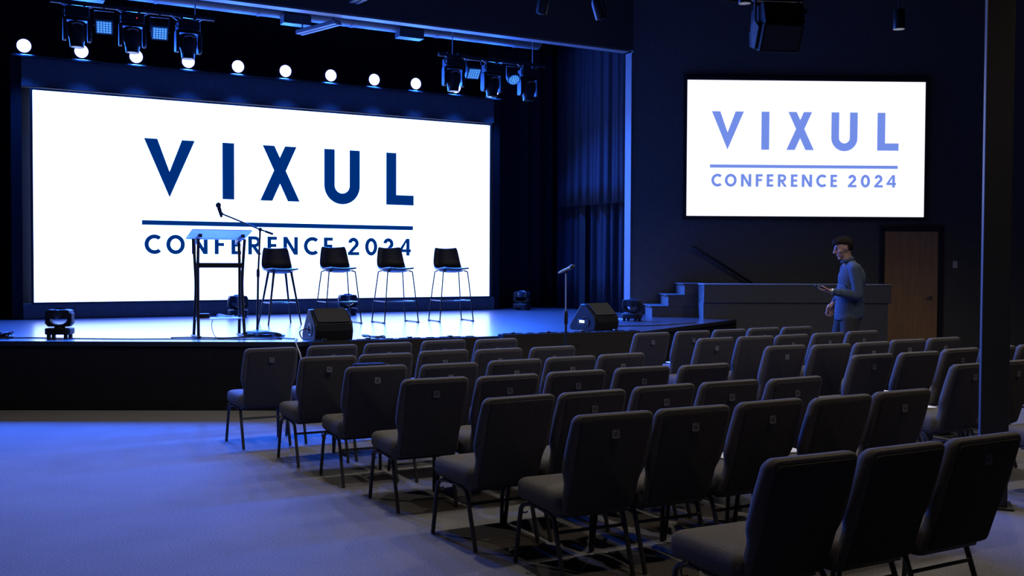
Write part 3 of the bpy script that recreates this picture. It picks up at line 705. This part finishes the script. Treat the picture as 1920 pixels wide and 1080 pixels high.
# ------------------------------------------------------------------ microphone stands
ms = empty('boom_microphone_stand', (-3.075, 12.2, SH), 0); tag(ms, 'boom microphone stand behind the lectern with its arm raised over it', 'microphone stand')
MB().lathe([(.13, 0), (.13, .012), (.05, .022), (.016, .03), (.016, .06)], 22).build('base', 'black_metal', ms)
MB().tube([(0, 0, .03), (.01, 0, .7)], .014, 10).build('lower_tube', 'black_metal', ms)
MB().tube([(.01, 0, .68), (.035, 0, 1.22)], .012, 10).build('upper_tube', 'black_metal', ms)
MB().lathe([(.018, .66), (.02, .68), (.02, .74), (.015, .76)], 12, Matrix.Translation((.01, 0, 0))).build('clutch', 'black_plastic', ms)
MB().ball((.036, 0, 1.235), .024).build('boom_pivot', 'black_plastic', ms)
bm_ = MB().tube([(.18, 0, 1.185), (.036, 0, 1.235), (-.42, 0, 1.42)], .010, 8).build('boom_arm', 'black_metal', ms)
MB().tube([(.10, 0, 1.212), (.19, 0, 1.18)], .014, 8).build('grip', 'black_plastic', bm_)
mc = empty('microphone', (-3.075-.445, 12.2, SH+1.41)); tag(mc, 'dark microphone held on the boom arm above the lectern', 'microphone')
MB().tube([(.03, 0, .015), (0, 0, .02), (-.005, 0, .06)], .016, 10).build('clip', 'black_plastic', mc)
MB().tube([(.015, 0, -.03), (.01, 0, .0), (-.015, 0, .085)], [.014, .02, .024], 12).build('handle', 'black_metal', mc)
MB().ball((-.022, 0, .115), (.033, .033, .036)).build('grille_ball', 'black_metal', mc)
m2 = empty('straight_microphone_stand', (.602, 11.25, 0)); tag(m2, 'straight black microphone stand on the floor before the stage', 'microphone stand')
MB().lathe([(.13, 0), (.13, .014), (.05, .024), (.016, .03), (.016, .06)], 22).build('base', 'black_metal', m2)
MB().tube([(0, 0, .03), (0, 0, 1.02)], .014, 10).build('lower_tube', 'black_metal', m2)
MB().tube([(0, 0, .95), (0, 0, 1.47)], .009, 10).build('upper_tube', 'steel', m2)
MB().lathe([(.019, .90), (.022, .92), (.022, 1.03), (.016, 1.05)], 12).build('clutch', 'black_plastic', m2)
m3 = empty('microphone', (.602, 11.25, 1.485)); tag(m3, 'handheld microphone clipped on the straight stand before the stage', 'microphone')
MB().tube([(0, 0, -.02), (0, 0, .02)], .014, 10).build('clip', 'black_plastic', m3)
MB().tube([(-.085, 0, -.015), (.0, 0, .025), (.045, 0, .045)], [.012, .017, .021], 12).build('handle', 'steel', m3)
MB().ball((.07, 0, .057), .028).build('grille_ball', 'black_metal', m3)

# ------------------------------------------------------------------ chairs
def back_half(z):
    if z > .60: return .2325 - .008*max(0, (z-.70)/.16)
    if z > .50: t = (z-.50)/.10; t = t*t*(3-2*t); return .205+.0275*t
    return .205
def back_outline(inset=0.0, zb=.355, zt=.866, r=.042):
    zb += inset; zt -= inset; zs = []
    right = []
    rb = .03
    for k in range(5): a = R(-90+90*k/4); right.append((back_half(zb)-inset-rb+rb*math.cos(a), zb+rb+rb*math.sin(a)))
    for z in (.46, .50, .525, .55, .575, .60, .66, .72): right.append((back_half(z)-inset, z))
    rr = max(.02, r-inset*.6); hw_ = back_half(zt)-inset
    for k in range(7): a = R(90*k/6); right.append((hw_-rr+rr*math.cos(a), zt-rr+rr*math.sin(a)))
    left = [(-x, z) for x, z in reversed(right)]
    return right + left
def back_y(z): return .15*(.866-z)/.48 + .03*max(0, .5-z)
def make_chair():
    root = empty('padded_chair', (0, 0, 0))
    layers = [(.000, .020), (.006, .008), (.018, .001), (.035, .0), (.055, .003), (.07, .014), (.078, .035), (.082, .075)]
    rings = [[(x, back_y(z)+t, z) for x, z in back_outline(i)] for t, i in layers]
    MB().loft(rings).build('backrest', 'fabric', root)
    def panel(i): return [(x*(1+.03*(z-.6)/.25), z) for x, z in rrect(.388-2*i, .478-2*i, .022, 4, 0, .602)]
    pr = [[(x, back_y(z)+t, z) for x, z in panel(i)] for t, i in ((.012, -.004), (.002, -.004), (.002, .0), (-.007, .002), (-.010, .010))]
    bp_ = MB().loft(pr).build('back_panel', 'fabric_back', root)
    ezc = .765
    em = MB().prism(rrect(.042, .046, .004, 2, 0, ezc), -.004, .002, 'y', Matrix.Translation((0, back_y(ezc)-.012, 0))); e = em.build('emblem', 'emblem', root)
    mk = MB()
    mk.box((0, -.0048, ezc), (.018, .002, .018)); mk.box((.004, -.0052, ezc+.004), (.018, .002, .003))
    for v in mk.v[:]: pass
    mo = mk.build('emblem_mark', 'emblem_mark', e, smooth=False); mo.location = (0, back_y(ezc)-.012, 0)
    # seat
    lay = [(.342, .040), (.350, .014), (.372, .0), (.428, .0), (.450, .008), (.462, .024), (.469, .055), (.474, .12)]
    sr = [[(x*(1-2*i/.475), .415+(y)*(1-2*i/.49), z - (.010*max(0, (y-.10)/.14)**2 if z > .44 else 0)) for x, y in rrect(.462, .49, .06, 6)] for z, i in lay]
    MB().loft(sr).build('seat', 'fabric', root)
    MB().prism(rrect(.40, .40, .03, 4, 0, .40), .330, .346).build('seat_pan', 'leg_metal', root)
    for sg in (-1, 1):
        MB().tube(smooth_path([(sg*.195, .47, .334), (sg*.205, .55, .330), (sg*.215, .595, .308), (sg*.22, .61, .25), (sg*.232, .638, .004)], 4), .0125, 8).build('leg', 'leg_metal', root)
        MB().tube(smooth_path([(sg*.195, .44, .334), (sg*.20, .34, .332), (sg*.20, .285, .318), (sg*.20, .255, .27), (sg*.20, .163, .004)], 4), .0125, 8).build('leg', 'leg_metal', root)
        MB().tube(smooth_path([(sg*.195, .33, .335), (sg*.197, .24, .345), (sg*.195, .215, .38), (sg*.19, .20, .45)], 4), .011, 8).build('back_support', 'leg_metal', root)
    MB().tube([(-.2, .242, .25), (.2, .242, .25)], .009, 8).build('stretcher', 'leg_metal', root)
    MB().tube(smooth_path([(-.225, .50, .355), (-.255, .505, .345), (-.258, .51, .315), (-.245, .515, .295), (-.225, .51, .30)], 3), .0045, 6).build('linking_hook', 'leg_metal', root)
    return root
NEAR = {
 1: [(-2.0,8.432,29.1),(-1.533,8.725,29.9),(-1.085,9.006,26.5),(-0.609,9.341,32.3),(-0.123,9.528,32.1)],
 2: [(-1.387,7.701,26.8),(-0.974,7.944,27.8),(-0.537,8.276,31.6),(-0.086,8.451,31.8),(0.378,8.688,31.8)],
 3: [(-0.926,7.012,24.5),(-0.425,7.199,27.8),(0.047,7.494,28.5),(0.48,7.766,29.7),(0.9,8.034,32.0)],
 4: [(-0.461,6.291,24.1),(-0.002,6.473,29.0),(0.456,6.743,26.0),(0.934,7.018,24.7),(1.409,7.222,29.4)],
 5: [(0.063,5.452,30.9),(0.471,5.678,30.2),(0.931,5.976,29.6),(1.37,6.205,27.3),(1.832,6.408,29.6)],
 6: [(0.513,4.851,24.1),(0.937,5.068,24.7),(1.395,5.327,29.1),(1.813,5.499,30.6),(2.27,5.774,28.1)],
 7: [(1.162,3.801,25.0),(1.6,4.016,28.2),(2.035,4.255,29.0)]}
FAR = {
 1: [(1.476,10.448,30.0),(1.954,10.759,26.5),(2.41,11.043,28.0),(2.858,11.34,28.4),(3.294,11.555,28.6)],
 2: [(2.003,9.784,32.2),(2.45,10.019,25.2),(2.88,10.266,32.3),(3.345,10.563,30.9),(3.811,10.876,27.3)],
 3: [(2.445,8.905,26.4),(2.905,9.072,24.1),(3.366,9.34,30.4),(3.837,9.685,24.5),(4.295,9.95,28.9)],
 4: [(2.921,8.082,27.2),(3.393,8.319,25.8),(3.896,8.678,29.9),(4.34,8.93,29.0),(4.79,9.18,29.0)],
 5: [(3.405,7.37,29.0),(3.85,7.62,29.0)],
 6: [(3.89,6.62,29.0)]}
NO_EMBLEM = {('n', 5, 0), ('n', 6, 3), ('n', 7, 0), ('n', 7, 1), ('n', 4, 4), ('f', 4, 1), ('f', 2, 1), ('f', 3, 1)}
ROWN = {1: 'front', 2: 'second', 3: 'third', 4: 'fourth', 5: 'fifth', 6: 'sixth', 7: 'rearmost'}
COLN = ['aisle-end', 'second', 'middle', 'fourth', 'fifth']
for tab in (NEAR, FAR):        # neighbours in a row stand at least a chair's width apart
    for rw, cs in tab.items():
        for i in range(1, len(cs)):
            a, b = Vector(cs[i-1][:2]), Vector(cs[i][:2]); dd = b-a
            if dd.length < .478: b = a+dd.normalized()*.478; cs[i] = (b.x, b.y, cs[i][2])
ch0 = make_chair(); first = True
CH = {}
for blk, tab in (('n', NEAR), ('f', FAR)):
    for rw, cs in tab.items():
        for ci, (x, y, an) in enumerate(cs):
            o = ch0 if first else copy_tree(ch0)
            first = False
            o.location = (x, y, 0); o.rotation_euler = (0, 0, R(29+(an-29)*.6))
            CH[blk, rw, ci] = o
            bn = 'near block' if blk == 'n' else 'far block'
            rn = ROWN[rw] if not (blk == 'f' and rw == 6) else 'sixth'
            cn = 'at the left end' if ci == 0 else ('second from left' if ci == 1 else ('third from left' if ci == 2 else ('fourth from left' if ci == 3 else 'at the right end')))
            extra = ' without emblem' if (blk, rw, ci) in NO_EMBLEM else ''
            tag(o, 'dark grey padded chair%s, %s row of the %s, %s' % (extra, rn, bn, cn), 'chair', 'padded chairs facing the stage')
for key in NO_EMBLEM:
    for ch in list(CH[key].children):
        if ch.name.split('.')[0] == 'emblem':
            for g in list(ch.children): bpy.data.objects.remove(g)
            bpy.data.objects.remove(ch)

# things left on the seats
def on_seat(key, lx, ly, z=.47):
    o = CH[key]; a = o.rotation_euler.z
    return Vector((o.location.x+lx*math.cos(a)-ly*math.sin(a), o.location.y+lx*math.sin(a)+ly*math.cos(a), z)), a
cards = [(k, '', .10, .53) for k in (('n', 6, 1), ('n', 6, 2), ('n', 6, 3), ('n', 6, 4), ('n', 5, 1), ('n', 4, 3), ('f', 4, 1), ('f', 4, 2), ('f', 5, 0), ('f', 1, 1))]
for i, (key, _, lx, ly) in enumerate(cards):
    p, a = on_seat(key, lx, ly, .4745)
    mb = MB().box((0, 0, .0), (.10, .15, .003)); mb.box((.01, .01, .003), (.10, .15, .002), Matrix.Rotation(R(6), 4, 'Z'))
    o = mb.build('leaflet', 'paper', loc=p, rotz=a+R(random.uniform(-20, 20)))
    tag(o, 'white leaflet on the seat of the %s chair, %s row of the %s' % (('left end', 'second', 'third', 'fourth', 'right end')[key[2]], ROWN[key[1]], 'near block' if key[0] == 'n' else 'far block'), 'leaflet', 'leaflets on the seats')
p, a = on_seat(('n', 3, 0), .09, .35, .472)
bag = empty('shoulder_bag', p, a); tag(bag, 'black bag on the left end seat of the third row, near block', 'bag')
MB().prism(rrect(.24, .13, .05, cx=-.04), 0, .378).build('body', 'bag_cloth', bag, bevel=.012)
MB().prism(rrect(.2, .03, .012, cx=-.04, cy=.08), .05, .25).build('pocket', 'bag_cloth', bag, bevel=.006)
MB().tube(smooth_path([(-.155, .03, .16), (-.20, .04, .12), (-.215, .06, .04), (-.19, .10, .012), (-.08, .13, .010)]), .012, 6).build('strap', 'bag_cloth', bag)

# ------------------------------------------------------------------ person
def remesh(mb, voxel, smooth, name, m, parent):
    me = bpy.data.meshes.new(name); me.from_pydata(mb.v, [], mb.f); me.update()
    bm = bmesh.new(); bm.from_mesh(me); bmesh.ops.recalc_face_normals(bm, faces=bm.faces); bm.to_mesh(me); bm.free()
    t = bpy.data.objects.new('tmp', me); COL.objects.link(t)
    r_ = t.modifiers.new('r', 'REMESH'); r_.mode = 'VOXEL'; r_.voxel_size = voxel
    s_ = t.modifiers.new('s', 'SMOOTH'); s_.iterations = smooth; s_.factor = .5
    dg = bpy.context.evaluated_depsgraph_get(); dg.update()
    nm = bpy.data.meshes.new_from_object(t.evaluated_get(dg)); nm.name = name
    bpy.data.objects.remove(t)
    nm.shade_smooth(); nm.materials.clear(); nm.materials.append(MATS[m])
    o = bpy.data.objects.new(name, nm); COL.objects.link(o); o.parent = parent; return o
def chain(mb, pts, rad, n=14):
    for i in range(len(pts)-1):
        a, b = Vector(pts[i]), Vector(pts[i+1]); k = 4
        mb.tube([a.lerp(b, j/k) for j in range(k+1)], [rad[i]+(rad[i+1]-rad[i])*j/k for j in range(k+1)], n)
    for p, r in zip(pts, rad): mb.ball(p, r*.995, n, 10)
def ell(mb, c, r, mx=None): mb.ball(c, r, 20, 14, mx)
# local frame: x forward, y to the person's left, z up
person = empty('person', (3.985, 12.02, 0), R(176)); tag(person, 'person in a blue shirt standing side-on, looking at a phone', 'person')
HT = Matrix.Translation((.055, 0, 1.772)) @ Matrix.Rotation(R(19), 4, 'Y')
body = MB()
ell(body, (-.012, 0, .012), (.100, .077, .112), HT); ell(body, (.025, 0, -.055), (.066, .058, .062), HT)
chain_h = lambda pts, rad: chain(body, [HT @ Vector(p) for p in pts], rad, 10)
chain_h([(.085, 0, .022), (.108, 0, -.012), (.113, 0, -.022)], [.010, .014, .015]); chain_h([(.112, 0, -.024), (.088, .014, -.028)], [.012, .010]); chain_h([(.112, 0, -.024), (.088, -.014, -.028)], [.012, .010])
chain_h([(.074, -.036, .030), (.084, 0, .030), (.074, .036, .030)], [.012, .014, .012])
chain_h([(.077, -.02, -.058), (.087, 0, -.058), (.077, .02, -.058)], [.008, .0105, .008]); chain_h([(.076, -.018, -.074), (.085, 0, -.074), (.076, .018, -.074)], [.008, .0105, .008])
ell(body, (.068, 0, -.103), (.024, .03, .022), HT)
for sg in (-1, 1):
    ell(body, (-.014, sg*.080, -.006), (.017, .009, .030), HT); ell(body, (.045, sg*.045, -.02), (.032, .026, .028), HT)
chain(body, [(.02, 0, 1.70), (-.005, 0, 1.62), (-.03, 0, 1.54)], [.060, .062, .075])
ell(body, (-.03, 0, 1.40), (.115, .165, .20)); ell(body, (-.01, 0, 1.15), (.11, .15, .20)); ell(body, (-.025, 0, .99), (.115, .16, .13))
Ls, Le, Lw = (-.045, .185, 1.525), (-.07, .245, 1.215), (.215, .165, 1.262)
Rs, Re, Rw = (-.035, -.185, 1.525), (-.02, -.245, 1.235), (.10, -.20, 1.12)
for s_, e_, w_ in ((Ls, Le, Lw), (Rs, Re, Rw)): chain(body, [s_, Vector(s_).lerp(Vector(e_), .5), e_, Vector(e_).lerp(Vector(w_), .35), w_], [.058, .050, .041, .042, .028])
# left hand, palm up under the phone
pc = Vector((.275, .145, 1.275))
ell(body, pc, (.045, .042, .017), None); chain(body, [Lw, pc], [.028, .024], 10)
for k, (yo, ln) in enumerate(((.036, .070), (.012, .078), (-.012, .074), (-.035, .058))):
    r0 = pc+Vector((.036, yo, .0)); chain(body, [pc+Vector((.0, yo*.7, 0)), r0, r0+Vector((ln*.45, -.006, .010)), r0+Vector((ln*.72, -.012, .030)), r0+Vector((ln*.70, -.014, .050))], [.012, .0098, .0092, .0086, .0075], 8)
chain(body, [pc+Vector((-.012, .036, .004)), pc+Vector((.014, .058, .020)), pc+Vector((.044, .054, .042)), pc+Vector((.062, .036, .050))], [.014, .0115, .010, .0085], 8)
# right hand hanging in front, relaxed
hc = Vector((.152, -.18, 1.06)); ell(body, hc, (.038, .019, .046)); chain(body, [Rw, hc], [.028, .026], 10)
for k, (xo, ln) in enumerate(((.036, .070), (.012, .078), (-.012, .074), (-.035, .058))):
    r0 = hc+Vector((xo, .0, -.036)); chain(body, [hc+Vector((xo*.8, 0, -.01)), r0, r0+Vector((.012, .004, -ln*.45)), r0+Vector((.010, .014, -ln*.75)), r0+Vector((-.004, .024, -ln*.92))], [.012, .0098, .0092, .0086, .0075], 8)
chain(body, [hc+Vector((.016, .012, .016)), hc+Vector((.040, .022, -.010)), hc+Vector((.045, .028, -.038)), hc+Vector((.040, .030, -.056))], [.013, .0115, .010, .0085], 8)
LL = [(-.02, .088, .95), (.0, .095, .52), (-.045, .10, .10)]; RL = [(.0, -.088, .95), (.10, -.095, .53), (.085, -.10, .10)]
for q in (LL, RL): chain(body, [q[0], Vector(q[0]).lerp(Vector(q[1]), .5), q[1], Vector(q[1]).lerp(Vector(q[2]), .35), q[2]], [.088, .075, .056, .056, .038]); chain(body, [q[2], (q[2][0]+.06, q[2][1], .055), (q[2][0]+.15, q[2][1], .04)], [.04, .038, .03])
bo = remesh(body, .0048, 3, 'body', 'skin', person)
# shirt, untucked
sh = MB()
ell(sh, (-.055, 0, 1.40), (.158, .195, .20)); ell(sh, (-.035, 0, 1.22), (.165, .19, .22)); ell(sh, (-.035, 0, 1.06), (.165, .19, .15))
sh.loft([[((rx)*math.cos(2*math.pi*k/28)+cx, ry*math.sin(2*math.pi*k/28), z+dz*math.cos(2*math.pi*k/28)) for k in range(28)] for rx, ry, cx, z, dz in ((.166, .196, -.03, .935, -.02), (.170, .200, -.03, .96, -.015), (.168, .194, -.033, 1.06, 0), (.155, .18, -.035, 1.2, 0))])
chain(sh, [(-.035, -.15, 1.545), (-.04, 0, 1.575), (-.035, .15, 1.545)], [.064, .07, .064])
chain(sh, [(-.012, 0, 1.63), (-.03, 0, 1.56)], [.068, .075])
for s_, e_, w_ in ((Ls, Le, Lw), (Rs, Re, Rw)):
    e2 = Vector(e_).lerp(Vector(w_), .88); chain(sh, [s_, Vector(s_).lerp(Vector(e_), .5), e_, Vector(e_).lerp(Vector(w_), .4), e2], [.075, .066, .060, .056, .044])
rnd = random.Random(2)
for k in range(16):     # folds
    z = .98+.03*k+rnd.uniform(0, .03); a = rnd.uniform(-2.6, 2.6); q = Vector((-.035+.160*math.cos(a), .184*math.sin(a), z))
    q2 = Vector((-.035+.160*math.cos(a+.5), .184*math.sin(a+.5), z+rnd.uniform(-.06, .06))); chain(sh, [q, q2], [.012, .009], 8)
for k in range(4):
    t = .15+.2*k; q = Vector(Le).lerp(Vector(Lw), t); chain(sh, [q+Vector((-.01, .035, .03)), q+Vector((.015, .045, -.02))], [.014, .012], 8)
so_ = remesh(sh, .008, 4, 'shirt', 'denim', person)
sv = [v.co.copy() for v in so_.data.vertices]
for k in range(5):
    z = 1.03+.105*k; bx_ = max(v.x for v in sv if abs(v.z-z) < .015 and abs(v.y) < .02)
    MB().ball((bx_, 0, z), (.004, .006, .006), 8, 6).build('button', 'white_plastic', so_)
cl_ = MB(); nn = 24
cl_.loft([[((r_)*math.cos(2*math.pi*k/nn)-.004, r_*1.02*math.sin(2*math.pi*k/nn), z+.016*math.cos(2*math.pi*k/nn+math.pi)) for k in range(nn)] for z, r_ in ((1.628, .069), (1.648, .070), (1.645, .075), (1.612, .084))], False)
cl_.build('collar', 'denim', so_).modifiers.new('t', 'SOLIDIFY').thickness = .004
pa = MB()
ell(pa, (-.03, 0, .97), (.148, .178, .13))
for q in (LL, RL): chain(pa, [q[0], Vector(q[0]).lerp(Vector(q[1]), .5), q[1], Vector(q[1]).lerp(Vector(q[2]), .5), (q[2][0], q[2][1], .085)], [.115, .10, .08, .072, .066])
remesh(pa, .01, 4, 'trousers', 'trousers', person)
for q in (LL, RL):
    f_ = MB(); f_.prism([(q[2][0]+x, q[2][1]+y) for x, y in rrect(.29, .10, .045, 6, .06, 0)], 0, .022); f_.ball((q[2][0]+.11, q[2][1], .03), (.095, .046, .04), 16, 10); f_.ball((q[2][0]-.01, q[2][1], .05), (.07, .044, .055), 16, 10)
    f_.build('shoe', 'shoe', person)
# hair: a cap over the skull, thicker above the forehead
hv = MB(); rnd = random.Random(4); N, Mm = 40, 26; keep = {}
vs = []; fs = []
for j in range(Mm+1):
    for i in range(N):
        th = math.pi*j/Mm; ph = 2*math.pi*i/N
        d = Vector((math.sin(th)*math.cos(ph), math.sin(th)*math.sin(ph), math.cos(th)))
        jit = 1+.05*math.sin(9*ph+5*th)+.04*rnd.random()
        p = Vector((-.016+d.x*.110*jit, d.y*.087*jit, .024+d.z*.114*jit))
        if d.x > .35 and d.z > .3: p += Vector((.014, 0, .010))
        vs.append(HT @ p); keep[len(vs)-1] = (p.z > .052 or p.x < -.012+.35*p.z) and p.z > -.065 and not (abs(p.y) > .06 and p.z < .030 and p.x > -.045) and not (p.x > .045 and p.z < .070)
for j in range(Mm):
    for i in range(N):
        q = (j*N+i, j*N+(i+1) % N, (j+1)*N+(i+1) % N, (j+1)*N+i)
        if all(keep[k] for k in q): fs.append(q)
hv.add(vs, fs); ho = hv.build('hair', 'hair', person); s_ = ho.modifiers.new('t', 'SOLIDIFY'); s_.thickness = .014; s_.offset = -1
for sg in (-1, 1):
    MB().ball(tuple(HT @ Vector((.078, sg*.031, .010))), (.010, .012, .008), 10, 8).build('eye', 'lens_glass', person)
    MB().tube([HT @ Vector(p) for p in ((.084, sg*.016, .036), (.088, sg*.030, .041), (.074, sg*.048, .036))], .005, 6).build('eyebrow', 'hair', person)
wd = (Vector(Lw)-Vector(Le)).normalized(); wt = MB()
T = Matrix.Translation(Vector(Lw)-wd*.002) @ wd.to_track_quat('Z', 'Y').to_matrix().to_4x4()
wt.lathe([(.033, -.012), (.036, -.011), (.036, .011), (.033, .012)], 20, T); wo = wt.build('watch', 'steel', person)
# phone in the hand (a thing of its own)
ph_m = Matrix.Translation((3.985, 12.02, 0)) @ Matrix.Rotation(R(176), 4, 'Z')
pp_ = ph_m @ (pc+Vector((.060, -.004, .034)))
phn = empty('phone', pp_, rot=(0, R(17), R(176+0)))
phn.rotation_euler = (0, R(-17), R(176)); tag(phn, 'dark phone held out in the hand of the standing person', 'phone')
MB().prism(rrect(.155, .074, .010), -.0045, .0045).build('case', 'black_plastic', phn)
MB().prism(rrect(.146, .066, .006), .0045, .0052).build('screen', 'lens_glass', phn)
